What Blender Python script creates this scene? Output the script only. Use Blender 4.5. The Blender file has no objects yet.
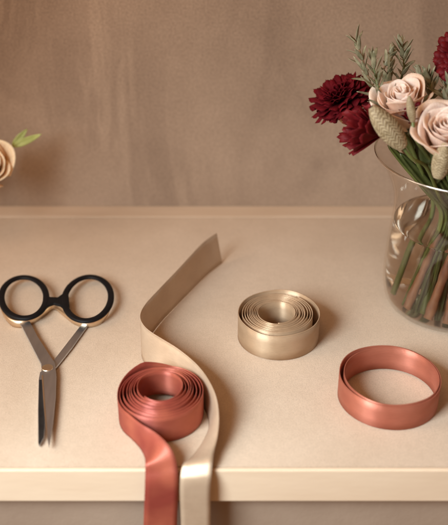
import bpy, math, random
from mathutils import Vector, Quaternion, Matrix, noise
random.seed(7)
sc = bpy.context.scene
col = sc.collection
R = math.radians
PI = math.pi

# ------------------------------------------------------------------ camera
H, PITCH, FPX = 0.43, R(31.0), 900.0
cam_d = bpy.data.cameras.new('camera')
cam = bpy.data.objects.new('camera', cam_d)
col.objects.link(cam)
cam.location = (0, 0, H)
cam.rotation_euler = (R(90) - PITCH, 0, 0)
cam_d.sensor_fit = 'VERTICAL'
cam_d.sensor_height = 24.0
cam_d.lens = FPX / 525.0 * 24.0
cam_d.clip_start = 0.01
cam_d.clip_end = 50
cam_d.dof.use_dof = True
cam_d.dof.focus_distance = 0.705
cam_d.dof.aperture_fstop = 3.2
sc.camera = cam

FRONT, BACK = 0.449, 0.827           # table's front edge and the wall
cF, sF = math.cos(PITCH), math.sin(PITCH)


def ray(px, py):
    a, b = (px - 224.0) / FPX, (262.5 - py) / FPX
    return Vector((a, cF + b * sF, -sF + b * cF))


def P(px, py, z=0.0):                   # point of a horizontal plane
    d = ray(px, py)
    return Vector((0, 0, H)) + d * ((z - H) / d.z)


def PD(px, py, y):                      # point of a vertical plane
    d = ray(px, py)
    return Vector((0, 0, H)) + d * (y / d.y)


# ------------------------------------------------------------------ mesh help
class MB:
    def __init__(s):
        s.v, s.f, s.m, s.uv = [], [], [], {}

    def add(s, verts, faces, mi=0):
        o = len(s.v)
        s.v += [Vector(v) for v in verts]
        s.f += [tuple(i + o for i in f) for f in faces]
        s.m += [mi] * len(faces)

    def grid(s, fn, nu, nv, mi=0, closed=False):
        vs = [fn(i / nu, j / nv) for j in range(nv + 1) for i in range(nu + (0 if closed else 1))]
        w = nu if closed else nu + 1
        fs = []
        for j in range(nv):
            for i in range(nu):
                a, b = i, (i + 1) % w if closed else i + 1
                fs.append((j * w + a, j * w + b, (j + 1) * w + b, (j + 1) * w + a))
        o = len(s.v)
        for j in range(nv + 1):
            for i in range(w):
                s.uv[o + j * w + i] = (i / nu, j / nv)
        s.add(vs, fs, mi)

    def tube(s, pts, rad, seg=8, mi=0, cap=True):
        n = len(pts)
        up = None
        vs = []
        for i in range(n):
            t = (pts[min(i + 1, n - 1)] - pts[max(i - 1, 0)]).normalized()
            if up is None:
                up = t.orthogonal().normalized()
            up = (up - t * up.dot(t)).normalized()
            b = t.cross(up)
            r = rad(i / (n - 1)) if callable(rad) else rad
            for k in range(seg):
                a = 2 * PI * k / seg
                vs.append(pts[i] + (up * math.cos(a) + b * math.sin(a)) * r)
        fs = [(i * seg + k, i * seg + (k + 1) % seg, (i + 1) * seg + (k + 1) % seg, (i + 1) * seg + k)
              for i in range(n - 1) for k in range(seg)]
        if cap:
            fs.append(tuple(reversed(range(seg))))
            fs.append(tuple((n - 1) * seg + k for k in range(seg)))
        s.add(vs, fs, mi)

    def box(s, x0, x1, y0, y1, z0, z1, mi=0):
        v = [(x, y, z) for z in (z0, z1) for y in (y0, y1) for x in (x0, x1)]
        s.add(v, [(0, 2, 3, 1), (4, 5, 7, 6), (0, 1, 5, 4), (1, 3, 7, 5), (3, 2, 6, 7), (2, 0, 4, 6)], mi)

    def prism(s, poly, z0, z1, mi=0):    # poly: list of (x,y)
        n = len(poly)
        ar = sum(poly[i][0] * poly[(i + 1) % n][1] - poly[(i + 1) % n][0] * poly[i][1] for i in range(n))
        if ar < 0:
            poly = poly[::-1]
        v = [(x, y, z0) for x, y in poly] + [(x, y, z1) for x, y in poly]
        f = [tuple(reversed(range(n))), tuple(range(n, 2 * n))]
        f += [(i, (i + 1) % n, n + (i + 1) % n, n + i) for i in range(n)]
        s.add(v, f, mi)

    def build(s, name, mats, parent=None, smooth=True, solid=0.0, bevel=0.0, subsurf=0, off=0.0, bseg=2):
        me = bpy.data.meshes.new(name)
        o0 = parent['_o'] if parent is not None else None
        org = Vector(o0) if o0 is not None else Vector((0, 0, 0))
        me.from_pydata([tuple(v - org) for v in s.v], [], s.f)
        if not isinstance(mats, (list, tuple)):
            mats = [mats]
        for m in mats:
            me.materials.append(m)
        for p, mi in zip(me.polygons, s.m):
            p.material_index = mi
            p.use_smooth = smooth
        if s.uv:
            ul = me.uv_layers.new(name='UVMap')
            for lp in me.loops:
                ul.data[lp.index].uv = s.uv.get(lp.vertex_index, (0, 0))
        me.update()
        ob = bpy.data.objects.new(name, me)
        col.objects.link(ob)
        if parent is not None:
            ob.parent = parent
            ob['_o'] = tuple(org)
        else:
            ob['_o'] = (0, 0, 0)
        if subsurf:
            m = ob.modifiers.new('sub', 'SUBSURF')
            m.levels = m.render_levels = subsurf
        if solid:
            m = ob.modifiers.new('solid', 'SOLIDIFY')
            m.thickness = solid
            m.offset = off
        if bevel:
            m = ob.modifiers.new('bev', 'BEVEL')
            m.width = bevel
            m.segments = bseg
            m.limit_method = 'ANGLE'
            m.angle_limit = R(40)
        return ob


def thing(name, label, cat, loc, group=None):
    o = bpy.data.objects.new(name, None)
    o.empty_display_size = 0.01
    col.objects.link(o)
    o.location = loc
    o['_o'] = tuple(loc)
    tag(o, label, cat, group)
    return o


def tag(o, label=None, cat=None, group=None, kind=None):
    if label: o['label'] = label
    if cat: o['category'] = cat
    if group: o['group'] = group
    if kind: o['kind'] = kind


def catmull(pts, n):                    # list of Vectors, or of tuples of Vectors
    out = []
    m = len(pts)
    for i in range(m - 1):
        p0, p1, p2, p3 = pts[max(i - 1, 0)], pts[i], pts[i + 1], pts[min(i + 2, m - 1)]
        for k in range(n):
            t = k / n
            out.append(0.5 * ((2 * p1) + (p2 - p0) * t + (2 * p0 - 5 * p1 + 4 * p2 - p3) * t * t
                              + (3 * p1 - p0 - 3 * p2 + p3) * t ** 3))
    out.append(pts[-1].copy())
    return out


# ------------------------------------------------------------------ materials
def mat(name, base, rough=0.5, metal=0.0, **kw):
    m = bpy.data.materials.new(name)
    m.use_nodes = True
    b = m.node_tree.nodes['Principled BSDF']
    b.inputs['Base Color'].default_value = (*base, 1)
    b.inputs['Roughness'].default_value = rough
    b.inputs['Metallic'].default_value = metal
    for k, v in kw.items():
        b.inputs[k.replace('_', ' ')].default_value = v
    return m


def N(m, typ, **kw):
    n = m.node_tree.nodes.new(typ)
    for k, v in kw.items():
        setattr(n, k, v)
    return n


def L(m, a, b):
    m.node_tree.links.new(a, b)


def coords(m, scale=(1, 1, 1), kind='Object'):
    tc = N(m, 'ShaderNodeTexCoord')
    mp = N(m, 'ShaderNodeMapping')
    mp.inputs['Scale'].default_value = scale
    L(m, tc.outputs[kind], mp.inputs['Vector'])
    return mp.outputs['Vector']


def noise_tex(m, vec, scale, detail=4, rough=0.55, dist=0.0):
    n = N(m, 'ShaderNodeTexNoise')
    n.inputs['Scale'].default_value = scale
    n.inputs['Detail'].default_value = detail
    n.inputs['Roughness'].default_value = rough
    n.inputs['Distortion'].default_value = dist
    L(m, vec, n.inputs['Vector'])
    return n.outputs['Fac']


def ramp(m, fac, stops):
    r = N(m, 'ShaderNodeValToRGB')
    e = r.color_ramp.elements
    while len(e) < len(stops):
        e.new(0.5)
    for el, (p, c) in zip(e, stops):
        el.position = p
        el.color = (*c, 1)
    L(m, fac, r.inputs['Fac'])
    return r.outputs['Color']


def mix(m, a, b, fac, typ='MIX'):
    n = N(m, 'ShaderNodeMix', data_type='RGBA', blend_type=typ)
    for i, v in ((0, fac), (6, a), (7, b)):
        if hasattr(v, 'is_output'):
            L(m, v, n.inputs[i])
        elif i == 0:
            n.inputs[0].default_value = v
        else:
            n.inputs[i].default_value = (*v, 1)
    return n.outputs[2]


def bump(m, fac, strength, dist):
    b = N(m, 'ShaderNodeBump')
    b.inputs['Strength'].default_value = strength
    b.inputs['Distance'].default_value = dist
    L(m, fac, b.inputs['Height'])
    return b.outputs['Normal']


def bsdf(m):
    return m.node_tree.nodes['Principled BSDF']


def noisy(name, c0, c1, scale=60, rough=0.5, metal=0.0, detail=4, bs=0.0, bd=0.001, bscale=None, stretch=(1, 1, 1), lo=0.3, hi=0.7, **kw):
    m = mat(name, c0, rough, metal, **kw)
    v = coords(m, stretch)
    f = noise_tex(m, v, scale, detail)
    L(m, ramp(m, f, [(lo, c0), (hi, c1)]), bsdf(m).inputs['Base Color'])
    if bs:
        f2 = noise_tex(m, v, bscale or scale, 3)
        L(m, bump(m, f2, bs, bd), bsdf(m).inputs['Normal'])
    return m


# table: pale felted paper with a fine speckle and faint blotches
M_table = mat('tabletop_paper', (.6, .45, .32), 0.8)
v = coords(M_table)
c = ramp(M_table, noise_tex(M_table, v, 9, 5, .6), [(.3, (.54, .405, .295)), (.7, (.64, .50, .382))])
sp = noise_tex(M_table, v, 900, 3, .7)
c = mix(M_table, c, ramp(M_table, sp, [(.3, (.62, .62, .62)), (.62, (1.12, 1.12, 1.12))]), .42, 'MULTIPLY')
c = mix(M_table, c, ramp(M_table, noise_tex(M_table, v, 240, 4, .7), [(.32, (.82, .80, .78)), (.6, (1.05, 1.05, 1.05))]), .3, 'MULTIPLY')
L(M_table, c, bsdf(M_table).inputs['Base Color'])
L(M_table, bump(M_table, sp, .35, .0006), bsdf(M_table).inputs['Normal'])

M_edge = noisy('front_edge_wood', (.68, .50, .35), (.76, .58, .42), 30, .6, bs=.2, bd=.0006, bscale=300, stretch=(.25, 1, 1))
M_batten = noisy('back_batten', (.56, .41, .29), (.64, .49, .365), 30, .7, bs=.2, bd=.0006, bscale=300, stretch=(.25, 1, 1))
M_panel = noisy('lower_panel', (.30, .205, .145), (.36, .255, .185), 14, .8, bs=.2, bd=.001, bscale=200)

# wall: brown limewash with vertical brush streaks
M_wall = mat('brown_plaster', (.3, .2, .14), 0.85)
v = coords(M_wall)
vs_ = coords(M_wall, (1, 1, .30))
a = ramp(M_wall, noise_tex(M_wall, v, 5, 5, .6), [(.32, (.33, .228, .160)), (.68, (.48, .342, .247))])
st = ramp(M_wall, noise_tex(M_wall, vs_, 11, 6, .62, 1.3), [(.42, (.64, .61, .60)), (.50, (1, 1, 1))])
msk = ramp(M_wall, noise_tex(M_wall, coords(M_wall, (1, 1, .5)), 4.2, 2, .5), [(.42, (0, 0, 0)), (.58, (1, 1, 1))])
st = mix(M_wall, (1, 1, 1), st, msk)
a = mix(M_wall, a, st, .58, 'MULTIPLY')
fine = noise_tex(M_wall, v, 520, 4, .75)
a = mix(M_wall, a, ramp(M_wall, fine, [(.36, (.60, .59, .58)), (.62, (1.16, 1.16, 1.16))]), .65, 'MULTIPLY')
L(M_wall, a, bsdf(M_wall).inputs['Base Color'])
L(M_wall, bump(M_wall, noise_tex(M_wall, v, 180, 5, .65), .3, .0012), bsdf(M_wall).inputs['Normal'])


def satin(name, c0, c1, metal, rough, aniso=.88):
    m = mat(name, c0, rough, metal)
    v = coords(m)
    c = ramp(m, noise_tex(m, v, 32, 2), [(.34, c0), (.66, c1)])
    th = noise_tex(m, coords(m, (1, 1, 9)), 260, 2)
    c = mix(m, c, ramp(m, th, [(.3, (.86, .86, .86)), (.7, (1.06, 1.06, 1.06))]), .5, 'MULTIPLY')
    # woven selvage along both edges of the band
    tc = N(m, 'ShaderNodeTexCoord')
    sx = N(m, 'ShaderNodeSeparateXYZ')
    L(m, tc.outputs['UV'], sx.inputs[0])
    ab = N(m, 'ShaderNodeMath', operation='PINGPONG')
    ab.inputs[1].default_value = .5
    L(m, sx.outputs[1], ab.inputs[0])
    sel = ramp(m, ab.outputs[0], [(.0, (1.12, 1.10, 1.08)), (.035, (.86, .84, .82)), (.06, (1, 1, 1))])
    c = mix(m, c, sel, .8, 'MULTIPLY')
    L(m, c, bsdf(m).inputs['Base Color'])
    h = noise_tex(m, coords(m, (1, 1, 5)), 420, 2)
    h2 = noise_tex(m, v, 38, 2)
    b1 = N(m, 'ShaderNodeBump')
    b1.inputs['Strength'].default_value = .14
    b1.inputs['Distance'].default_value = .0004
    L(m, h, b1.inputs['Height'])
    b2 = N(m, 'ShaderNodeBump')
    b2.inputs['Strength'].default_value = .22
    b2.inputs['Distance'].default_value = .004
    L(m, h2, b2.inputs['Height'])
    L(m, b1.outputs[0], b2.inputs['Normal'])
    L(m, b2.outputs[0], bsdf(m).inputs['Normal'])
    tg = N(m, 'ShaderNodeTangent', direction_type='UV_MAP', uv_map='UVMap')
    L(m, tg.outputs[0], bsdf(m).inputs['Tangent'])
    bsdf(m).inputs['Anisotropic'].default_value = aniso
    bsdf(m).inputs['Anisotropic Rotation'].default_value = .25
    return m


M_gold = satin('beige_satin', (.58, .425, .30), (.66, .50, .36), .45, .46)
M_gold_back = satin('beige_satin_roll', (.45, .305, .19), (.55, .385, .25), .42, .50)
M_red = satin('rust_red_satin', (.31, .058, .042), (.46, .122, .072), .35, .50)
M_copper = satin('copper_satin', (.42, .125, .078), (.50, .17, .11), .45, .47)
M_black = noisy('black_coating', (.003, .003, .004), (.007, .006, .007), 80, .55, Specular_IOR_Level=.2)
M_brass = noisy('brass_band', (.74, .56, .38), (.82, .64, .46), 60, .40, 1.0)
M_steel = noisy('brushed_steel', (.44, .47, .52), (.60, .62, .66), 120, .40, 1.0, stretch=(1, .15, 1), bs=.05, bscale=500)
M_steel_dark = noisy('dark_steel', (.020, .018, .018), (.040, .036, .034), 90, .45, .6)
M_screw = noisy('screw_metal', (.75, .66, .52), (.85, .76, .62), 90, .30, 1.0)
M_rose = noisy('pale_pink_petal', (.89, .63, .51), (.93, .73, .63), 35, .55, Subsurface_Weight=.25, Subsurface_Scale=.004, bs=.15, bscale=160, bd=.0008)
M_rose_out = noisy('peach_petal', (.82, .54, .40), (.90, .67, .54), 45, .6, Subsurface_Weight=.2, Subsurface_Scale=.004, bs=.2, bscale=160, bd=.0008)
M_peach = noisy('orange_peach_petal', (.93, .66, .43), (.95, .76, .55), 30, .6, Subsurface_Weight=.25, Subsurface_Scale=.004)
for m_, base_c in ((M_rose, (1.0, .90, .78)), (M_rose_out, (1.0, .84, .66)), (M_peach, (1.0, .86, .64))):
    # pigment: yellower towards the petal's claw, faint veins
    _t = N(m_, 'ShaderNodeTexCoord')
    _s = N(m_, 'ShaderNodeSeparateXYZ')
    L(m_, _t.outputs['UV'], _s.inputs[0])
    _o = bsdf(m_).inputs['Base Color'].links[0].from_socket
    _c = mix(m_, _o, ramp(m_, _s.outputs[1], [(.25, base_c), (.85, (1, 1, 1))]), 1.0, 'MULTIPLY')
    _m = N(m_, 'ShaderNodeMapping')
    _m.inputs['Scale'].default_value = (46, 3, 1)
    L(m_, _t.outputs['UV'], _m.inputs['Vector'])
    _v = noise_tex(m_, _m.outputs[0], 1.0, 3, .6)
    _c = mix(m_, _c, ramp(m_, _v, [(.36, (.90, .84, .80)), (.60, (1.02, 1.02, 1.02))]), .7, 'MULTIPLY')
    L(m_, _c, bsdf(m_).inputs['Base Color'])
    bsdf(m_).inputs['Subsurface Radius'].default_value = (1, .35, .2)
M_dahlia = noisy('dark_red_petal', (.070, .0014, .0040), (.145, .0045, .009), 120, .75, bs=.3, bscale=300, bd=.0008, Specular_IOR_Level=.12)
M_dahlia2 = noisy('crimson_petal', (.085, .0022, .0045), (.165, .0065, .009), 120, .6, bs=.3, bscale=300, bd=.0008, Specular_IOR_Level=.2)
M_calyx = noisy('dry_calyx', (.34, .14, .06), (.46, .24, .11), 120, .6)
M_stem = noisy('green_stem', (.055, .075, .016), (.17, .19, .05), 60, .4, stretch=(1, 1, .2))
M_leaf = noisy('deep_green_leaf', (.024, .036, .009), (.085, .10, .026), 50, .38, bs=.2, bscale=200, bd=.0006)
M_bark = noisy('rusty_stem', (.14, .050, .028), (.46, .22, .11), 90, .5, bs=.5, bscale=160, stretch=(1, 1, .3))
M_olive = noisy('silver_green_leaf', (.10, .100, .045), (.42, .38, .25), 140, .5, bs=.2, bscale=250, bd=.0006)
M_twig = noisy('brown_twig', (.18, .10, .05), (.30, .18, .09), 120, .6)
M_seed = noisy('dry_seed_bract', (.30, .225, .125), (.52, .42, .28), 260, .6)


def math_n(m, op, a, b=None):
    n = N(m, 'ShaderNodeMath', operation=op)
    for i, x in enumerate((a, b)):
        if x is None:
            continue
        if hasattr(x, 'is_output'):
            L(m, x, n.inputs[i])
        else:
            n.inputs[i].default_value = x
    return n.outputs[0]


_tc = N(M_seed, 'ShaderNodeTexCoord')
_sx = N(M_seed, 'ShaderNodeSeparateXYZ')
L(M_seed, _tc.outputs['UV'], _sx.inputs[0])
_fu = math_n(M_seed, 'FRACT', math_n(M_seed, 'MULTIPLY', _sx.outputs[0], 8.0))
_ab = math_n(M_seed, 'ABSOLUTE', math_n(M_seed, 'SUBTRACT', _fu, .5))
_ch = math_n(M_seed, 'FRACT', math_n(M_seed, 'ADD', math_n(M_seed, 'MULTIPLY', _sx.outputs[1], 13.0), math_n(M_seed, 'MULTIPLY', _ab, 1.5)))
_line = ramp(M_seed, _ch, [(.0, (.36, .30, .23)), (.18, (.62, .56, .47)), (.5, (.92, .90, .86)), (.90, (1.12, 1.12, 1.08)), (1.0, (.44, .37, .29))])
_old = bsdf(M_seed).inputs['Base Color'].links[0].from_socket
L(M_seed, mix(M_seed, _old, _line, 1.0, 'MULTIPLY'), bsdf(M_seed).inputs['Base Color'])
M_limeleaf = noisy('lime_leaf', (.26, .29, .07), (.42, .44, .14), 60, .5)


def clear(name, tint, boost, rough=.01, ior=4.0, base=.045):
    m = bpy.data.materials.new(name)
    m.use_nodes = True
    nt = m.node_tree
    nt.nodes.clear()
    out = N(m, 'ShaderNodeOutputMaterial')
    tr = N(m, 'ShaderNodeBsdfTransparent')
    tr.inputs['Color'].default_value = (*tint, 1)
    gl = N(m, 'ShaderNodeBsdfGlossy')
    gl.inputs['Roughness'].default_value = rough
    gl.inputs['Color'].default_value = (1, .97, .93, 1)
    fr = N(m, 'ShaderNodeLayerWeight')
    pw = N(m, 'ShaderNodeMath', operation='POWER')
    pw.inputs[1].default_value = ior
    L(m, fr.outputs['Facing'], pw.inputs[0])
    mu = N(m, 'ShaderNodeMath', operation='MULTIPLY_ADD')
    mu.inputs[1].default_value = boost
    mu.inputs[2].default_value = base
    mu.use_clamp = True
    L(m, pw.outputs[0], mu.inputs[0])
    mx = N(m, 'ShaderNodeMixShader')
    L(m, mu.outputs[0], mx.inputs[0])
    L(m, tr.outputs[0], mx.inputs[1])
    L(m, gl.outputs[0], mx.inputs[2])
    L(m, mx.outputs[0], out.inputs['Surface'])
    return m


M_glass = clear('vase_glass', (.97, .96, .95), .40, .02)
M_water = bpy.data.materials.new('vase_water')
M_water.use_nodes = True
M_water.node_tree.nodes.clear()
_o = N(M_water, 'ShaderNodeOutputMaterial')
_r = N(M_water, 'ShaderNodeBsdfGlass')
_r.inputs['IOR'].default_value = 1.25
_r.inputs['Roughness'].default_value = .02
_r.inputs['Color'].default_value = (.985, .975, .955, 1)
L(M_water, _r.outputs[0], _o.inputs['Surface'])

# ------------------------------------------------------------------ setting
b = MB()
b.box(-.75, .85, BACK, BACK + .03, -.30, 1.0)
wall = b.build('wall', M_wall, smooth=False)
tag(wall, 'brown limewashed wall with faint vertical streaks behind the table', 'wall', kind='structure')

table = thing('table', 'pale beige tabletop with a light front edge, against the brown wall', 'table', (0, .62, -.03))
table['kind'] = 'structure'
b = MB()
b.box(-.75, .85, FRONT, BACK, -.0285, 0)
b.build('tabletop', M_table, table, smooth=False)
b = MB()
b.box(-.75, .85, FRONT - .0035, FRONT - .0002, -.0295, -.0003)
b.build('front_edge', M_edge, table, smooth=False, bevel=.0012, bseg=3)
b = MB()
b.box(-.75, .85, BACK - .024, BACK - .0005, .0001, .0016)
b.build('back_batten', M_batten, table, smooth=False, bevel=.0012, bseg=3)
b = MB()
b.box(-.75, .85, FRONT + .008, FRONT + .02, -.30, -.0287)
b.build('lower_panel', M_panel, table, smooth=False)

# ------------------------------------------------------------------ scissors
ZT, ZB = .0095, .0065
sci = thing('scissors', 'black handled scissors with brass rim and steel blades, lying open on the table', 'scissors', P(47, 368))


def loop(cx, cy, rx, ry, skew):
    b = MB()
    n = 72
    path = []
    for i in range(n):
        a = 2 * PI * i / n
        k = 1 + .05 * math.cos(2 * (a - skew))
        path.append(P(cx + rx * k * math.cos(a), cy + ry * k * math.sin(a), ZT))
    vs, ring = [], [(-1, .15), (-.8, -.0), (-.8, 1), (-1, .85)]
    prof = [(-.0026, -.0024), (-.0017, -.003), (.0017, -.003), (.0026, -.0022), (.0027, -.0009), (.0017, -.0001), (-.0017, -.0001), (-.0027, -.0009)]
    m = len(prof)
    for i in range(n):
        t = (path[(i + 1) % n] - path[i - 1]).normalized()
        nr = Vector((t.y, -t.x, 0))
        for (o, z) in prof:
            q = path[i] + nr * o
            vs.append((q.x, q.y, ZT + z))
    fs = [(i * m + k, ((i + 1) % n) * m + k, ((i + 1) % n) * m + (k + 1) % m, i * m + (k + 1) % m) for i in range(n) for k in range(m)]
    b.add(vs, fs)
    return b.build('finger_loop', M_black, sci)


loop(23.6, 296.2, 21.4, 21.4, R(0))
loop(87.6, 297.3, 23.0, 22.0, R(-40))
b = MB()
br = [(43.5, 282), (46, 291), (50, 296.2), (57.5, 296.5), (63, 292.5), (67.5, 283), (69.5, 306), (65, 308.5), (60, 304.5), (54, 302.6), (48, 304.8), (42.5, 310), (42.5, 300)]
b.prism([tuple(P(x, y, ZT)[:2]) for x, y in br], ZB + .0002, ZT - .00035)
b.build('handle_bridge', M_black, sci, smooth=False, bevel=.0008)
b = MB()
bp = [(1.2, 307), (5.5, 317), (13, 323), (22.5, 324.2), (32, 320.6), (43, 313.2), (50, 307.6), (54, 306.3), (58, 307.6), (66, 314.2), (76, 321.5), (87, 324.2), (98, 321.8), (106.5, 315), (111.2, 305)]
cp = catmull([P(x, y, .003) for x, y in bp], 6)
vs = []
n = len(cp)
for i in range(n):
    t = (cp[min(i + 1, n - 1)] - cp[max(i - 1, 0)]).normalized()
    nr = Vector((t.y, -t.x, 0))
    e = min(1, min(i, n - 1 - i) / 12)
    lo = ZB - .0002 - (.0058 * e + .0004)
    for o, z in ((-.0012, ZB + .0004), (-.0012, lo), (.0013, lo), (.0016, (lo + ZB) / 2), (.0012, ZB + .0004)):
        vs.append((cp[i].x + nr.x * o, cp[i].y + nr.y * o, z))
b.add(vs, [(i * 5 + k, (i + 1) * 5 + k, (i + 1) * 5 + (k + 1) % 5, i * 5 + (k + 1) % 5) for i in range(n - 1) for k in range(5)] + [(4, 3, 2, 1, 0), tuple((n - 1) * 5 + k for k in range(5))])
b.build('brass_rim', M_brass, sci, bevel=0)


def q6(pts, z):                          # outline measured on an enlargement of the photo
    return [tuple(P(x / 3.75, 310 + y / 3.75, z)[:2]) for x, y in pts]


b = MB()                                 # lower blade and the right shank
b.prism(q6([(310, 50), (205, 186), (172, 222), (150, 235), (145, 262), (142, 380), (143, 498), (147, 512), (165, 478), (170, 420), (172, 330), (178, 262), (196, 235), (218, 208), (272, 140), (330, 58)], .002), .0008, .0028)
lower = b.build('blade', [M_steel, M_steel_dark], sci, smooth=False, bevel=.0005)
for p in lower.data.polygons:
    pass
# the lower half's blade has a dark face of its own, split off the shank
b = MB()
b.prism(q6([(147, 262), (144, 380), (144, 500), (147, 508), (163.5, 478), (168, 420), (170, 330), (171, 262)], .0029), .00282, .0031)
blk = b.build('dark_flat', M_steel_dark, lower, smooth=False)
blk['label'] = 'dark flat of the lower blade'
b = MB()                                 # upper blade and the left shank
up = [(70, 45), (84, 66), (120, 136), (155, 204), (156, 245), (163, 350), (171, 440), (182.5, 511), (184, 511), (199, 420), (208, 330), (211, 245), (206, 200), (190, 178), (140, 100), (112, 45)]
b.prism(q6(up, .0045), .0031, .0052)
upper = b.build('blade', M_steel, sci, smooth=False, bevel=.00035)
b = MB()                                 # its ground edge, the highlight put in as a brighter metal
b.prism(q6([(155.8, 245), (163.3, 350), (171.3, 440), (178, 485), (175.5, 440), (168.5, 350), (161, 245)], .0053), .00515, .00545)
e = b.build('ground_edge', M_screw, upper, smooth=False)
b = MB()
pc = P(47.3, 367.6, .0055)
r_ = .0044
b.grid(lambda u, v: pc + Vector((math.cos(2 * PI * u) * r_ * math.sin(v * PI / 2), math.sin(2 * PI * u) * r_ * math.sin(v * PI / 2), -.0004 + .0010 * math.cos(v * PI / 2) ** .35)), 28, 6, closed=True)
b.build('pivot_screw', M_screw, sci)

# ------------------------------------------------------------------ ribbons
def strip(mb, secs, n, nw=6, belly=0.0, relax=24, head=None):
    bs = catmull([s[0] for s in secs], n)
    ts = catmull([s[1] for s in secs], n)
    # even spacing along the band, then relax away the kinks
    acc = [0.0]
    for i in range(1, len(bs)):
        acc.append(acc[-1] + .5 * ((bs[i] - bs[i - 1]).length + (ts[i] - ts[i - 1]).length))
    cnt = int(acc[-1] / .0009)
    nb, nt_, k = [], [], 0
    for j in range(cnt + 1):
        d = acc[-1] * j / cnt
        while k < len(acc) - 2 and acc[k + 1] < d:
            k += 1
        f_ = (d - acc[k]) / max(acc[k + 1] - acc[k], 1e-9)
        nb.append(bs[k].lerp(bs[k + 1], f_))
        nt_.append(ts[k].lerp(ts[k + 1], f_))
    bs, ts = nb, nt_
    for _ in range(relax):
        for l_ in (bs, ts):
            q_ = [l_[0]] + [l_[i] * .5 + (l_[i - 1] + l_[i + 1]) * .25 for i in range(1, len(l_) - 1)] + [l_[-1]]
            l_[:] = q_
    if head:
        bs, ts = [h[0] for h in head] + bs, [h[1] for h in head] + ts
    m = len(bs)

    def f(u, v):
        i = min(int(round(u * (m - 1))), m - 1)
        p = bs[i].lerp(ts[i], v)
        if belly:
            t = bs[min(i + 1, m - 1)] - bs[max(i - 1, 0)]
            nrm = (ts[i] - bs[i]).cross(t)
            if nrm.length > 0:
                p += nrm.normalized() * belly * 4 * v * (1 - v)
        return p
    mb.grid(f, m - 1, nw)


def over_edge(x0, x1, ys):               # hangs a little in front of the table's edge
    return [(PD(a, y, FRONT - .0116 - k * .0002), PD(b_, y, FRONT - .0116 - k * .0002)) for k, (a, b_, y) in enumerate(ys)]


S = [((222, 263), (216.5, 233), .029), ((206, 276), (202, 243.5), .029), ((182, 300), (180, 267), .029), ((161, 322), (159, 289), .029),
     ((147, 341), (144.5, 305), .029), ((141.5, 352), (139.8, 317), .029), ((145, 364), (146, 328), .0275), ((155, 374), (160, 337.5), .0270),
     ((172, 385), (180, 350), .0265), ((199, 402), (201, 369), .0255), ((209, 423), (215, 393), .024), ((204, 440), (219, 416), .0185),
     ((195, 453), (217.5, 437), .0125), ((188, 460), (214, 451), .0085, .0030), ((183, 463), (213, 458.5), .0078, .0058)]
secs = []
for (bx, by), (tx, ty), z, *zb in S:
    secs.append((P(bx, by, zb[0] if zb else .0007), P(tx, ty, z)))
secs += [(PD(181, 471.5, FRONT - .0060), PD(212, 469.5, FRONT - .0060)), (PD(180, 481, FRONT - .0105), PD(211, 480, FRONT - .0105))]
secs += over_edge(0, 0, [(180, 210.5, 497), (181, 210.5, 525), (181, 210, 560), (180, 209, 590)])
b = MB()
strip(b, secs, 10)
rib = b.build('satin_ribbon', M_gold, solid=.0004)
tag(rib, 'long loose beige satin ribbon curling past the red roll and over the table edge', 'ribbon')

# red roll with its tail
rc = P(162, 415.5, 0)
roll = thing('ribbon_roll', 'rust red ribbon roll with a loose tail hanging over the table edge', 'ribbon roll', rc, 'rolls of ribbon on the table')
W = .0215
turns = 8
a1 = R(228) + 2 * PI * turns
a0 = R(228)
pts = []
k = 0
NS = 48 * turns
for i in range(NS + 1):
    a = a0 + (a1 - a0) * i / NS
    s = (a - a0) / (a1 - a0)
    rr = .0166 + (.0312 - .0166) * (s ** 1.15) + .0005 * math.sin(a * 1.7 + 3 * s)
    lift = .0062 * (1 - s) ** .9 + .0006 * math.sin(2.3 * a)*(1-s)
    lift = max(lift, .0004)
    top = 0
    da = math.degrees(a - a1 + R(228)) - 118 if a > a1 - 2 * PI else 999
    if abs(da) < 70:
        kk = 1 - abs(da) / (70 if da > 0 else 40)
        top = .0062 * max(0, kk) ** 1.1
    c_, s_ = math.cos(a), math.sin(a)
    flare = .0010 * (1 - s)
    pts.append((rc + Vector((c_ * rr, s_ * rr, lift)), rc + Vector((c_ * (rr - flare), s_ * (rr - flare), lift + W + top))))
last = pts[-1]
prev = pts[-4]
secs = [prev, last, (P(138.5, 446, .0006), P(141, 424, .0205)), (P(143.5, 454, .0030), P(155, 432, .0190)), (P(145.2, 459.5, .0062), P(167, 443, .0165)),
        (P(145.4, 465, .0062), P(174.5, 454, .0120)), (PD(145.2, 473, FRONT - .0070), PD(177.5, 468, FRONT - .0060)), (PD(145, 482, FRONT - .0105), PD(178, 480, FRONT - .0105))]
secs += over_edge(0, 0, [(144.5, 178, 497), (143.5, 177, 525), (143, 177, 560), (142, 176, 590)])
b = MB()
strip(b, secs[1:], 10, head=pts[:-1])
b.build('band', M_red, roll, solid=.00045)

# beige roll
WG = .0232
gc = P(279, 312.5, WG)
gc.z = 0
gr = thing('ribbon_roll', 'tight beige ribbon roll with one loose outer loop, behind the copper red loop', 'ribbon roll', gc, 'rolls of ribbon on the table')


def wobble_loop(mb, c0, r0, r1, A0, A1, w, ecc=0.0, z0=.0005, lean=0.0, seg=64):
    n = int(abs(A1 - A0) / (2 * PI) * seg) + 2

    def f(u, v):
        i = u
        a = A0 + (A1 - A0) * i
        rr = r0 + (r1 - r0) * i + ecc * math.cos(2 * a + r0 * 900)
        return c0 + Vector((math.cos(a) * rr, math.sin(a) * rr, z0 + w * v + .0003 * v * math.sin(3 * a + r0 * 700) + .00025 * v * math.cos(5 * a)))
    full = r0 == r1 and abs(A1 - A0 - 2 * PI) < 1e-6
    mb.grid(f, n, 3, closed=full)


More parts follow.
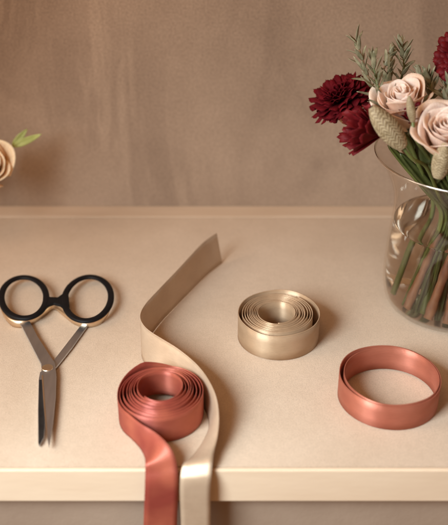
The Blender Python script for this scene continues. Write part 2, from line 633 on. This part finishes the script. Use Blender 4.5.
b = MB()
gi = gc + Vector((-.0016, .0008, 0))
rs = [.0152, .0161, .0176, .0184, .0202, .0219, .0228, .0248, .0266, .0282, .0304]


def coil_pt(u, v):
    t = u * 9.4
    k = min(int(t), 9)
    rr = rs[k] + (rs[k + 1] - rs[k]) * (t - k) ** 1.6 + .0003 * math.cos(2 * t * 2 * PI + t) + .00015 * math.sin(3 * t * 2 * PI + 2 * t)
    a = R(-90) + t * 2 * PI
    return gi + Vector((math.cos(a) * rr, math.sin(a) * rr, .0012 + (WG - .0004 * (t / 3 % 1) - .0012) * v))


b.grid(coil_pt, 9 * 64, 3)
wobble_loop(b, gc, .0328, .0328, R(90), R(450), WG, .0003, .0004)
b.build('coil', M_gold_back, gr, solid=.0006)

# copper red loop
lc = P(390, 375, .0210)
lc.z = 0
lp = thing('ribbon_loop', 'open copper red satin ribbon loop, two turns wide apart, near the right table edge', 'ribbon roll', lc, 'rolls of ribbon on the table')
b = MB()
b2 = MB()
wobble_loop(b, lc, .0364, .0364, R(90), R(450), .0208, .0003, .0005)
wobble_loop(b2, lc + Vector((.0010, -.0006, 0)), .0342, .0342, R(-90), R(270), .0206, .0002, .0012)
b.build('outer_turn', M_copper, lp, solid=.0006)
b2.build('inner_turn', M_copper, lp, solid=.0006)

# ------------------------------------------------------------------ vase
VX, VY = .193, .650
vase = thing('glass_vase', 'clear waisted glass vase holding the bouquet at the right edge', 'vase', (VX, VY, 0))
prof = [(.0, .0006), (.030, .0006), (.046, .0008), (.0505, .0022), (.0535, .006), (.0558, .014), (.0572, .026), (.0572, .038), (.0566, .052), (.0557, .066),
        (.0549, .077), (.0544, .086), (.0546, .096), (.0568, .108), (.0620, .121), (.0680, .132), (.0725, .1375), (.0742, .139)]
inner = [(.0728, .1392), (.0708, .1375), (.0662, .132), (.0602, .121), (.0551, .108), (.0529, .096), (.0527, .086), (.0532, .077), (.0540, .066), (.0549, .052), (.0554, .038),
         (.0555, .026), (.0544, .016), (.0522, .0080), (.0490, .0042), (.044, .0030), (.030, .0026), (.0, .0026)]
pv = catmull([Vector((r, 0, z)) for r, z in prof], 3) + catmull([Vector((r, 0, z)) for r, z in inner], 3)
b = MB()
m = len(pv)
b.grid(lambda u, v: Vector((VX, VY, 0)) + Vector((max(pv[int(round(v * (m - 1)))].x, 0) * math.cos(2 * PI * u), max(pv[int(round(v * (m - 1)))].x, 0) * math.sin(2 * PI * u), pv[int(round(v * (m - 1)))].z)), 96, m - 1, closed=True)
b.build('glass_body', M_glass, vase)
b = MB()
rim = [Vector((VX + .0736 * math.cos(2 * PI * i / 96), VY + .0736 * math.sin(2 * PI * i / 96), .1393)) for i in range(97)]
b.tube(rim, .0009, 8, cap=False)
M_rim = clear('rim_glass', (.85, .84, .82), 1.0, .22, 1.0, .30)
b.build('rim', M_rim, vase)
WZ = .0765
b = MB()
wp = [(0, WZ), (.030, WZ), (.046, WZ), (.0520, WZ + .0004), (.0528, WZ + .0016), (.0529, WZ + .0009), (.0538, .066), (.0547, .052), (.0552, .038), (.0553, .026), (.0542, .016), (.0520, .0082), (.0488, .0045), (.044, .0033), (.03, .0029), (0, .0029)]
b.grid(lambda u, v: Vector((VX + wp[int(round(v * (len(wp) - 1)))][0] * math.cos(2 * PI * u), VY + wp[int(round(v * (len(wp) - 1)))][0] * math.sin(2 * PI * u), wp[int(round(v * (len(wp) - 1)))][1])), 96, len(wp) - 1, closed=True)
water = b.build('water', M_water)
import bmesh
bm_ = bmesh.new()
bm_.from_mesh(water.data)
bmesh.ops.remove_doubles(bm_, verts=bm_.verts, dist=1e-6)
bmesh.ops.recalc_face_normals(bm_, faces=bm_.faces)
bm_.to_mesh(water.data)
bm_.free()
tag(water, 'still water filling the glass vase up to its waist', 'water')

# ------------------------------------------------------------------ plants
GRP = 'flowers and foliage in the vase'


def frame(axis, spin=0.0):
    q = Vector((0, 0, 1)).rotation_difference(Vector(axis).normalized())
    return q @ Quaternion((0, 0, 1), spin)


def stem_pts(top, axis, neck, foot, n=8):
    """from the bloom's underside over the rim, through the waist, to the floor of the vase"""
    ax = Vector(axis).normalized()
    c = Vector((VX, VY, 0))
    pts = [top.copy()]
    p1 = top - ax * .012
    rimz = .147
    nk = c + Vector((neck[0], neck[1], .088))
    t = p1 + (nk - p1) * max(0.05, min(.95, (p1.z - rimz) / max(p1.z - nk.z, .001)))
    t.z = rimz
    r = Vector((t.x - VX, t.y - VY))
    if r.length > .060:
        r = r.normalized() * .060
    t.x, t.y = VX + r.x, VY + r.y
    pts += [p1] if p1.z > rimz + .008 else []
    pts += [t]
    mid = t.lerp(nk, .55)
    r = Vector((mid.x - VX, mid.y - VY))
    if r.length > .042:
        r = r.normalized() * .042
        mid.x, mid.y = VX + r.x, VY + r.y
    pts += [mid, nk, c + Vector(((neck[0] + foot[0]) / 2, (neck[1] + foot[1]) / 2, .045)), c + Vector((foot[0], foot[1], .0062))]
    return catmull(pts, n)


def add_stem(root, top, axis, neck, foot, r0=.0018, r1=.0026, m=None, name='stem'):
    b = MB()
    sp0 = stem_pts(top, axis, neck, foot)
    b.tube(sp0, lambda t: r0 + (r1 - r0) * t, 8)
    stem_leaves(root, sp0, int(abs(top.x * 9000)))
    return b.build(name, m or M_stem, root)


def rose_head(mb, ctr, axis, rad, N_=18, spin=0.0, seed=1, open_=1.0, outer=5, ruf=1.0):
    rnd = random.Random(seed)
    q = frame(axis, spin)
    for i in range(N_):
        s = i / (N_ - 1)
        ph = i * 2.39996 + rnd.uniform(-.45, .45)
        r0 = (.07 + .64 * s ** 1.2) * (1 + rnd.uniform(-.06, .06))
        half = 2.1 - 1.0 * s
        top = .50 - .04 * s + rnd.uniform(-.05, .05)
        curl = (.05 + .40 * s ** 1.6) * open_
        droop = .24 * s ** 2.0 * open_
        wav = rnd.uniform(0, 6)
        skew = rnd.uniform(-.10, .10)
        mi = 1 if i >= N_ - outer else 0

        def f(u, v):
            x = u * 2 - 1
            a = ph + x * half
            rr = r0 * (.22 + .78 * math.sin(min(1, v * 1.30) * PI / 2) ** .85) + .07 * x * (1 - .5 * s) * v
            k = max(0, (v - .60) / .40)
            rr += curl * k ** 2.2 * (1 - .3 * abs(x)) + ruf * (.02 + .035 * s) * math.sin(4.2 * x + wav) * v * v
            edge = 1 - (.10 + .14 * s) * abs(x) ** 2.4
            z = -.92 + (top + .92) * (v ** .9) * edge - droop * k ** 2.4 + ruf * (.03 + .06 * s) * math.sin(3.3 * x + wav) * k + ruf * .012 * math.sin(13 * x + 2 * wav) * k + skew * x * k
            return ctr + q @ (Vector((rr * math.cos(a), rr * math.sin(a), z)) * rad)
        mb.grid(f, 18, 12, mi)


def stem_leaves(root, pts, seed, n=3, length=.034, width=.010):
    rnd = random.Random(seed)
    cand = [p for p in pts if .098 < p.z < .150]
    b = MB()
    for k in range(n):
        if not cand:
            return
        o = cand[int(len(cand) * (k + .3) / n) % len(cand)]
        back = Vector((VX - o.x, VY - o.y, 0))
        d = back * 4 + Vector((rnd.uniform(-.35, .35), rnd.uniform(-.35, .25), 1.0))
        leaf_blade(b, o, d, length * rnd.uniform(.75, 1.15), width * rnd.uniform(.8, 1.2), (rnd.uniform(-.4, .4), -1, .3), rnd.uniform(-.2, .2), .12, 0, 8, rnd.uniform(-.6, .6))
    b.build('leaf', M_leaf, root, solid=.0003)


def calyx(root, base, axis, size, m=None):
    b = MB()
    q = frame(axis)
    b.grid(lambda u, v: base + q @ Vector((math.cos(2 * PI * u) * size * .42 * math.sin(PI * (.15 + .8 * v)), math.sin(2 * PI * u) * size * .42 * math.sin(PI * (.15 + .8 * v)), size * (.35 - v * .9))), 12, 6, closed=True)
    for k in range(5):
        al = 2 * PI * k / 5

        def f(u, v):
            w = size * .22 * math.sin(PI * min(1, .25 + v * .75)) * (u * 2 - 1)
            rr = size * (.35 + .5 * v - .2 * v * v)
            return base + q @ Vector((math.cos(al) * rr - math.sin(al) * w, math.sin(al) * rr + math.cos(al) * w, size * (-.1 + .8 * v)))
        b.grid(f, 4, 6)
    return b.build('calyx', m or M_leaf, root, solid=.0003)


def rose(px, py, d, rad, axis, label, neck, foot, seed, outer=5, spin=0.0, open_=1.0):
    c = PD(px, py, d)
    ax = Vector(axis).normalized()
    root = thing('rose', label, 'rose', (VX + foot[0], VY + foot[1], .0062), 'roses in the vase')
    b = MB()
    rose_head(b, c, axis, rad, 18, spin, seed, open_, outer)
    b.build('bloom', [M_rose, M_rose_out], root, solid=.00022)
    calyx(root, c - ax * rad * .92, axis, rad * .55)
    add_stem(root, c - ax * rad * 1.05, axis, neck, foot, .0019, .0026)
    return root


def leaf_blade(mb, base, direction, length, width, nrm=None, bend=0.0, fold=.15, mi=0, nl=8, twist=0.0):
    d = Vector(direction).normalized()
    nrm = (Vector(nrm) if nrm is not None else Vector((0, -.6, .6)))
    side = d.cross(nrm)
    if side.length < 1e-4:
        side = d.orthogonal()
    side.normalize()
    up = side.cross(d).normalized()

    def f(u, v):
        x = u * 2 - 1
        w = width * .5 * (math.sin(PI * (v ** .8)) ** .75 if 0 < v < 1 else 0) + .0002
        tw = twist * v
        sd = side * math.cos(tw) + up * math.sin(tw)
        return base + d * (length * v) + sd * (x * w) + up * (bend * length * v * v + fold * width * (abs(x) - .5) * math.sin(PI * v))
    mb.grid(f, 4, nl, mi)


def dahlia_head(mb, ctr, axis, rad, rings, seed=1, spin=0.0, jag=3, wid=.22, tip=.17):
    """rings: list of (polar angle deg, count, length, curl)"""
    rnd = random.Random(seed)
    q = frame(axis, spin)
    for (pol, cnt, ln, curl) in rings:
        off = rnd.uniform(0, 6)
        for k in range(cnt):
            al = off + 2 * PI * (k + rnd.uniform(-.25, .25)) / cnt
            po = R(pol + rnd.uniform(-8, 8))
            l_ = ln * rnd.uniform(.88, 1.10)
            w0 = wid * rnd.uniform(.85, 1.2) * (.55 + .45 * math.sin(po))
            tw = rnd.uniform(-.5, .5)
            cup = rnd.uniform(.2, .55)
            nt = rnd.uniform(.01, .06)

            def f(u, v):
                x = u * 2 - 1
                p2 = po + curl * v * v
                r = l_ * v
                # tip is toothed
                r -= (nt * (.5 - .5 * math.cos(jag * PI * x)) + tip * x * x) * max(0, (v - .72) / .28) * l_
                w = w0 * (.30 + .70 * math.sin(min(v * 1.15, 1) * PI / 2)) * x * (1 - 2.2 * tip * max(0, (v - .7) / .3) ** 3)
                cx, sx = math.cos(tw * v), math.sin(tw * v)
                rad_v = Vector((math.sin(p2) * math.cos(al), math.sin(p2) * math.sin(al), math.cos(p2)))
                tan = Vector((-math.sin(al), math.cos(al), 0))
                nr = rad_v.cross(tan)
                return ctr + q @ ((rad_v * r + tan * (w * cx) + nr * (w * sx - cup * w0 * x * x * v)) * rad)
            mb.grid(f, 8, 6)


def dahlia(px, py, d, rad, axis, label, neck, foot, rings, seed, m=M_dahlia, jag=3, wid=.22, cal=.5, calm=None, tip=.085):
    c = PD(px, py, d)
    ax = Vector(axis).normalized()
    root = thing('dahlia', label, 'flower', (VX + foot[0], VY + foot[1], .0062), 'dark red flowers in the vase')
    b = MB()
    dahlia_head(b, c, axis, rad, rings, seed, jag=jag, wid=wid, tip=tip)
    b.build('bloom', m, root, solid=.0003)
    calyx(root, c - ax * rad * .42, axis, rad * cal, calm or M_calyx)
    add_stem(root, c - ax * rad * .25, axis, neck, foot, .0015, .0022, M_stem)
    return root


def seed_head(px0, py0, px1, py1, d, width, label, neck, foot, seed):
    """tip (0) to base (1)"""
    tip, base = PD(px0, py0, d), PD(px1, py1, d - .004)
    ax = (tip - base)
    ln = ax.length
    axn = ax.normalized()
    q = frame(axn)
    rnd = random.Random(seed)
    root = thing('seed_head', label, 'seed head', (VX + foot[0], VY + foot[1], .0062), 'dry seed heads in the vase')
    b = MB()
    pr = lambda v: width * .5 * (math.sin(PI * min(1, .10 + .87 * v)) ** .62)
    CU, CV = 8, 13

    def seed_pt(u, v):
        v2 = v + .055 * noise.noise(Vector((math.cos(2 * PI * u) * 2.4, math.sin(2 * PI * u) * 2.4, v * 5 + seed)))
        ch = (v2 * CV + abs((u * CU) % 1 - .5) * 1.5 + .5 * (int(u * CU) % 2)) % 1
        r = pr(v) * (.93 + .11 * ch ** .6 - .05 * (abs((u * CU) % 1 - .5) < .06))
        return base + q @ Vector((math.cos(2 * PI * u) * r, math.sin(2 * PI * u) * r, ln * v))
    b.grid(seed_pt, 112, 120, closed=True)
    for k_, (u, v) in list(b.uv.items()):
        b.uv[k_] = (u, v + .055 * noise.noise(Vector((math.cos(2 * PI * u) * 2.4, math.sin(2 * PI * u) * 2.4, v * 5 + seed))) + (.5 * (int(u * CU) % 2)) / CV)
    b.build('spike', M_seed, root)
    add_stem(root, base, axn, neck, foot, .0013, .0017, M_stem)
    return root


def sprig(pix, d0, d1, label, neck, foot, nl, ll, lw, seed, spread=.75, m=M_olive, first=.0):
    """pix: picture points of the stem from low to high"""
    rnd = random.Random(seed)
    n = len(pix)
    top = [PD(x, y, d0 + (d1 - d0) * i / (n - 1)) for i, (x, y) in enumerate(pix)]
    root = thing('foliage_sprig', label, 'foliage', (VX + foot[0], VY + foot[1], .0062), 'silvery foliage sprigs in the vase')
    up = catmull(top, 8)
    low = stem_pts(top[0], (top[1] - top[0]), neck, foot)
    b = MB()
    b.tube(list(reversed(up)) + low[1:], lambda t: .0006 + .0011 * t, 6)
    b.build('stem', M_twig if seed % 2 else M_stem, root)
    lv = MB()
    m_ = len(up)
    for k in range(nl):
        t = first + (1 - first) * k / (nl - 1)
        i = min(int(t * (m_ - 1)), m_ - 2)
        tg = (up[i + 1] - up[i]).normalized()
        for sgn in (0, 1):
            az = k * 1.9 + sgn * PI + rnd.uniform(-.4, .4)
            o1 = tg.orthogonal().normalized()
            o2 = tg.cross(o1)
            sd = o1 * math.cos(az) + o2 * math.sin(az)
            dirn = tg * (1 - spread * .45 + .6 * t) + sd * spread * (1.05 - .45 * t) + Vector((0, 0, .15))
            l_ = ll * rnd.uniform(.7, 1.15) * (1 - .25 * t)
            leaf_blade(lv, up[i], dirn, l_, lw * .78 * rnd.uniform(.8, 1.2), sd.cross(tg).cross(dirn) + Vector((0, -.3, .1)), rnd.uniform(-.22, .14), .14, 0, 8, rnd.uniform(-.9, .9))
    lv.build('leaves', m, root, solid=.00025)
    return root


rose(403, 103, .635, .0262, (-.26, -.20, .94), 'pale pink rose with peach outer petals, left of the two in the vase', (-.010, -.004), (-.022, -.020), 3, 6, 1.0, .55)
rose(446, 131, .600, .0268, (-.12, -.46, .87), 'blush pink rose opening toward the viewer at the right edge of the vase', (.006, -.012), (.004, -.030), 11, 2, .4, .6)

big = [(5, 9, .74, .1), (16, 15, .86, .1), (29, 22, .98, .1), (42, 28, 1.06, .12), (55, 32, 1.12, .12), (68, 34, 1.14, .15), (80, 34, 1.10, .2)]
dahlia(343, 103, .715, .0245, (-.42, -.08, .90), 'frilly dark red bloom at the far left of the bouquet, over an orange calyx', (-.020, .012), (-.034, .010), big, 5, M_dahlia, 3, .175, .9)
dahlia(384, 133, .615, .0275, (-.92, -.22, .24), 'half open crimson bloom leaning left over the vase rim', (-.018, -.010), (-.030, -.012),
       [(8, 5, 1.12, -.05), (19, 8, 1.18, -.05), (27, 10, 1.16, .0), (33, 10, 1.08, .0)], 8, M_dahlia2, 2, .20, .32, M_leaf, tip=.05)
dahlia(466, 58, .660, .0215, (-.35, -.55, .60), 'frilly dark red bloom above the roses, cut by the right edge', (.020, .010), (.030, .012), big, 9, M_dahlia2, 3, .175, .5)
dahlia(411, 124, .622, .0150, (-.12, -.35, .90), 'small dark red bud wedged between the two pink roses', (.0, .004), (-.006, .020),
       [(6, 4, .9, .05), (16, 7, 1.05, .05), (26, 8, 1.1, .1)], 12, M_dahlia2, 2, .30, .35, M_leaf)

seed_head(371, 107, 403, 147, .600, .0162, 'large olive beige seed head leaning left in front of the left rose', (-.012, -.012), (-.020, -.026), 2)
seed_head(446, 143, 438, 178, .584, .0135, 'small round beige seed head hanging below the right rose', (.002, -.018), (.012, -.026), 4)
seed_head(409, 96, 413, 122, .606, .0062, 'slim upright seed head between the two pink roses', (.004, -.006), (-.004, -.016), 6)

sprig([(381, 112), (372, 88), (364, 64), (356, 40)], .655, .690, 'tall silvery green sprig at the left, topmost foliage in the bouquet', (-.014, .008), (-.026, .004), 15, .0175, .0036, 3, 1.15)
sprig([(386, 108), (379, 90), (375, 74), (372, 58)], .640, .655, 'short silvery sprig tucked between the tall sprig and left rose', (-.010, .010), (-.016, .016), 10, .0170, .0038, 4, .95)
sprig([(400, 84), (404, 66), (403, 56), (401, 45)], .680, .700, 'upright olive green sprig rising behind the left pink rose', (.000, .012), (-.010, .026), 11, .0160, .0044, 6, 1.05)
sprig([(390, 84), (383, 74), (386, 64), (390, 55)], .670, .690, 'thin brown twig with few grey leaves behind the left rose', (-.004, .014), (.006, .028), 5, .0150, .0046, 7, .8, first=.6)
sprig([(394, 106), (389, 90), (388, 78), (390, 68)], .668, .676, 'dense grey green sprig close behind the top of the left rose', (-.008, .014), (-.004, .024), 10, .0150, .0046, 12, .9)
sprig([(418, 106), (421, 92), (421, 82), (419, 73)], .668, .676, 'small olive sprig in the gap above the two roses', (.006, .014), (.010, .028), 9, .0140, .0046, 14, .9)
sprig([(432, 100), (432, 92), (430, 84), (428, 76)], .650, .660, 'low grey green sprig peeking out between the two roses', (.010, .010), (.020, .020), 9, .0150, .0042, 8, .8)
sprig([(447, 104), (447, 94), (448, 84), (449, 74)], .640, .650, 'olive sprig at the right edge under the red bloom', (.016, .006), (.028, .004), 9, .0165, .0048, 10, .8)

# long green blades packed into the mouth of the vase
blades = [
    ((-.066, -.008, .150), (-.016, -.012), (-.033, -.008), .0060, 'pale green stem bent against the left of the vase rim'),
    ((-.060, -.026, .151), (-.012, -.016), (-.026, -.018), .0066, 'broad green blade just inside the left vase rim'),
    ((-.046, -.032, .158), (-.006, -.018), (-.014, -.030), .0068, 'glossy green blade below the large seed head'),
    ((-.032, -.028, .172), (.002, -.018), (-.002, -.034), .0070, 'dark green blade rising between the two roses'),
    ((-.022, -.046, .152), (.008, -.020), (.008, -.033), .0062, 'dark green blade below the right rose'),
    ((.010, -.050, .150), (-.010, -.020), (-.020, -.024), .0070, 'green blade slanting left from the right vase rim'),
    ((.030, -.044, .155), (.004, -.022), (.022, -.026), .0066, 'green blade at the far right of the vase mouth'),
    ((-.050, .010, .156), (-.010, .002), (-.030, -.004), .0064, 'shaded green blade deep in the vase mouth on the left'),
    ((-.030, .012, .165), (.004, .004), (.016, .012), .0070, 'shaded green blade deep in the middle of the vase'),
    ((-.056, -.014, .160), (-.014, -.006), (-.020, -.020), .0052, 'slim pale stem crossing under the half open crimson bloom'),
    ((-.038, -.012, .172), (-.004, -.010), (-.010, -.022), .0060, 'green blade hidden behind the large seed head'),
]
for i, (tp_, neck, foot, w, lab) in enumerate(blades):
    rnd = random.Random(50 + i)
    root = thing('leaf_blade', lab, 'leaf', (VX + foot[0], VY + foot[1], .0062), 'green blades in the vase')
    c0 = Vector((VX, VY, 0))
    top = c0 + Vector(tp_)
    nk = c0 + Vector((neck[0], neck[1], .090))
    mid = top.lerp(nk, .5) + Vector((.006 if tp_[0] < 0 else -.002, 0, -.004))
    pts = catmull([top, mid, nk, c0 + Vector(((neck[0] + foot[0]) / 2, (neck[1] + foot[1]) / 2, .045)), c0 + Vector((foot[0], foot[1], .0062))], 10)
    n = len(pts)
    up0 = None
    fr = []
    for k in range(n):
        t = (pts[min(k + 1, n - 1)] - pts[max(k - 1, 0)]).normalized()
        sd = t.cross(Vector((.2 * rnd.uniform(-1, 1) if k == -1 else .25, -1, .35))).normalized()
        fr.append((sd, sd.cross(t)))

    def f(u, v):
        k = min(int(round(v * (n - 1))), n - 1)
        x = u * 2 - 1
        ww = w * .5 * min(1, (v / .16) ** .6 + .08) * (1 - .35 * v)
        return pts[k] + fr[k][0] * (x * ww) + fr[k][1] * (ww * .55 * (x * x - .5))
    b = MB()
    b.grid(f, 6, n - 1)
    b.build('blade', M_leaf if i % 3 else M_stem, root, solid=.0018)

# woody cut stems showing through the water
woods = [((-.004, -.020), (-.022, -.032), .0040, 'thick rusty stem standing in the left of the water'),
         ((.004, -.014), (-.010, -.040), .0034, 'thick pale brown stem in the middle of the water'),
         ((-.004, -.024), (.006, -.043), .0036, 'orange brown stem reaching the vase floor at the front'),
         ((.012, -.018), (.030, -.030), .0034, 'rusty stem leaning right in the water'),
         ((-.012, -.008), (-.034, -.016), .0036, 'dark wine brown stem leaning against the left of the glass'),
         ((-.008, -.014), (-.016, -.024), .0042, 'reddish brown stem behind the thick rusty one'),
         ((.002, .004), (.014, .000), .0036, 'brown stem deep in the back of the water')]
for i, (neck, foot, r_, lab) in enumerate(woods):
    root = thing('cut_stem', lab, 'stem', (VX + foot[0], VY + foot[1], .0062), 'woody stems in the vase')
    c = Vector((VX, VY, 0))
    top = c + Vector((neck[0] * 1.6 + .004 * i, neck[1] * .9 + .008, .128))
    pts = catmull([top, c + Vector((neck[0], neck[1], .088)), c + Vector(((neck[0] + foot[0]) / 2, (neck[1] + foot[1]) / 2, .045)), c + Vector((foot[0], foot[1], .0078))], 8)
    b = MB()
    ph_ = i * 1.7
    b.tube(pts, lambda t: r_ * (.55 + .42 * t) * (1 + .10 * math.sin(23 * t + ph_) + .07 * math.sin(51 * t + 2 * ph_)), 10)
    b.build('bark', M_bark, root)

# peach rose at the left edge, leaning on the wall from a foot outside the picture
pc_ = PD(-13, 166, .752)
ax = Vector((.32, -.68, .58)).normalized()
foot = Vector((pc_.x - .07, .700, .0022))
root = thing('rose', 'peach orange rose with a lime leaf at the left edge, before the wall', 'rose', foot)
b = MB()
rose_head(b, pc_, ax, .0300, 16, 2.2, 21, .35, 7, .6)
b.build('bloom', [M_peach, M_peach], root, solid=.0004)
calyx(root, pc_ - ax * .0250, ax, .013, M_limeleaf)
tp = pc_ - ax * .028
sp_ = catmull([tp, tp - ax * .01 + Vector((-.012, .008, -.008)), Vector((pc_.x - .055, BACK - .012, .055)), foot], 10)
b = MB()
b.tube(sp_, lambda t: .0018 + .0006 * t, 8)
b.build('stem', M_stem, root)
b = MB()
l0 = PD(12, 147, .770)
b.tube(catmull([sp_[2], (sp_[2] + l0) * .5 + Vector((0, .004, .004)), l0], 6), .0006, 6)
leaf_blade(b, l0, (PD(43, 134, .768) - l0), (PD(43, 134, .768) - l0).length, .0062, (0, -1, .5), .10, .2)
leaf_blade(b, l0, (PD(27, 129, .772) - l0), (PD(27, 129, .772) - l0).length, .0060, (0, -1, .3), -.05, .25)
b.build('leaf', M_limeleaf, root, solid=.0003)
b = MB()
rnd = random.Random(4)
for k in range(9):  # leaves added out of view to cast shade on the wall
    i = 6 + k * 2
    o = sp_[min(i, len(sp_) - 2)]
    leaf_blade(b, o, Vector((rnd.uniform(-1, .1), rnd.uniform(-.6, .1), rnd.uniform(.1, .9))), .035, .020, (0, -1, .4), rnd.uniform(-.2, .1), .2)
b.build('leaf', M_leaf, root, solid=.0003)

# ------------------------------------------------------------------ light
w = bpy.data.worlds.new('World')
sc.world = w
w.use_nodes = True
bg = w.node_tree.nodes['Background']
bg.inputs[0].default_value = (1.0, .54, .27, 1)
bg.inputs[1].default_value = .31


def area(name, loc, tgt, sx, sy, power, colr):
    l = bpy.data.lights.new(name, 'AREA')
    l.shape = 'RECTANGLE'
    l.size, l.size_y = sx, sy
    l.energy = power
    l.color = colr
    o = bpy.data.objects.new(name, l)
    col.objects.link(o)
    o.location = loc
    o.rotation_euler = (Vector(tgt) - Vector(loc)).to_track_quat('-Z', 'Y').to_euler()
    return o


wl = area('window_light', (-.40, .06, .44), (.02, .39, .0), .30, .34, 2.75, (.82, .95, 1.0))
wl.data.spread = R(84)
area('side_window_light', (-.80, .40, .56), (.0, .62, .06), .34, .40, 2.6, (1.0, .80, .60))
area('warm_room_light', (-.25, .42, 1.0), (.08, .80, .10), .50, .40, 1.2, (1.0, .54, .25))

sc.view_settings.view_transform = 'Standard'
sc.view_settings.look = 'None'
sc.view_settings.exposure = 0.0
sc.view_settings.gamma = 1.0
sc.cycles.use_denoising = True
sc.cycles.max_bounces = 12
sc.cycles.transparent_max_bounces = 24
sc.cycles.sample_clamp_indirect = 6
for o in bpy.data.objects:
    if '_o' in o:
        del o['_o']
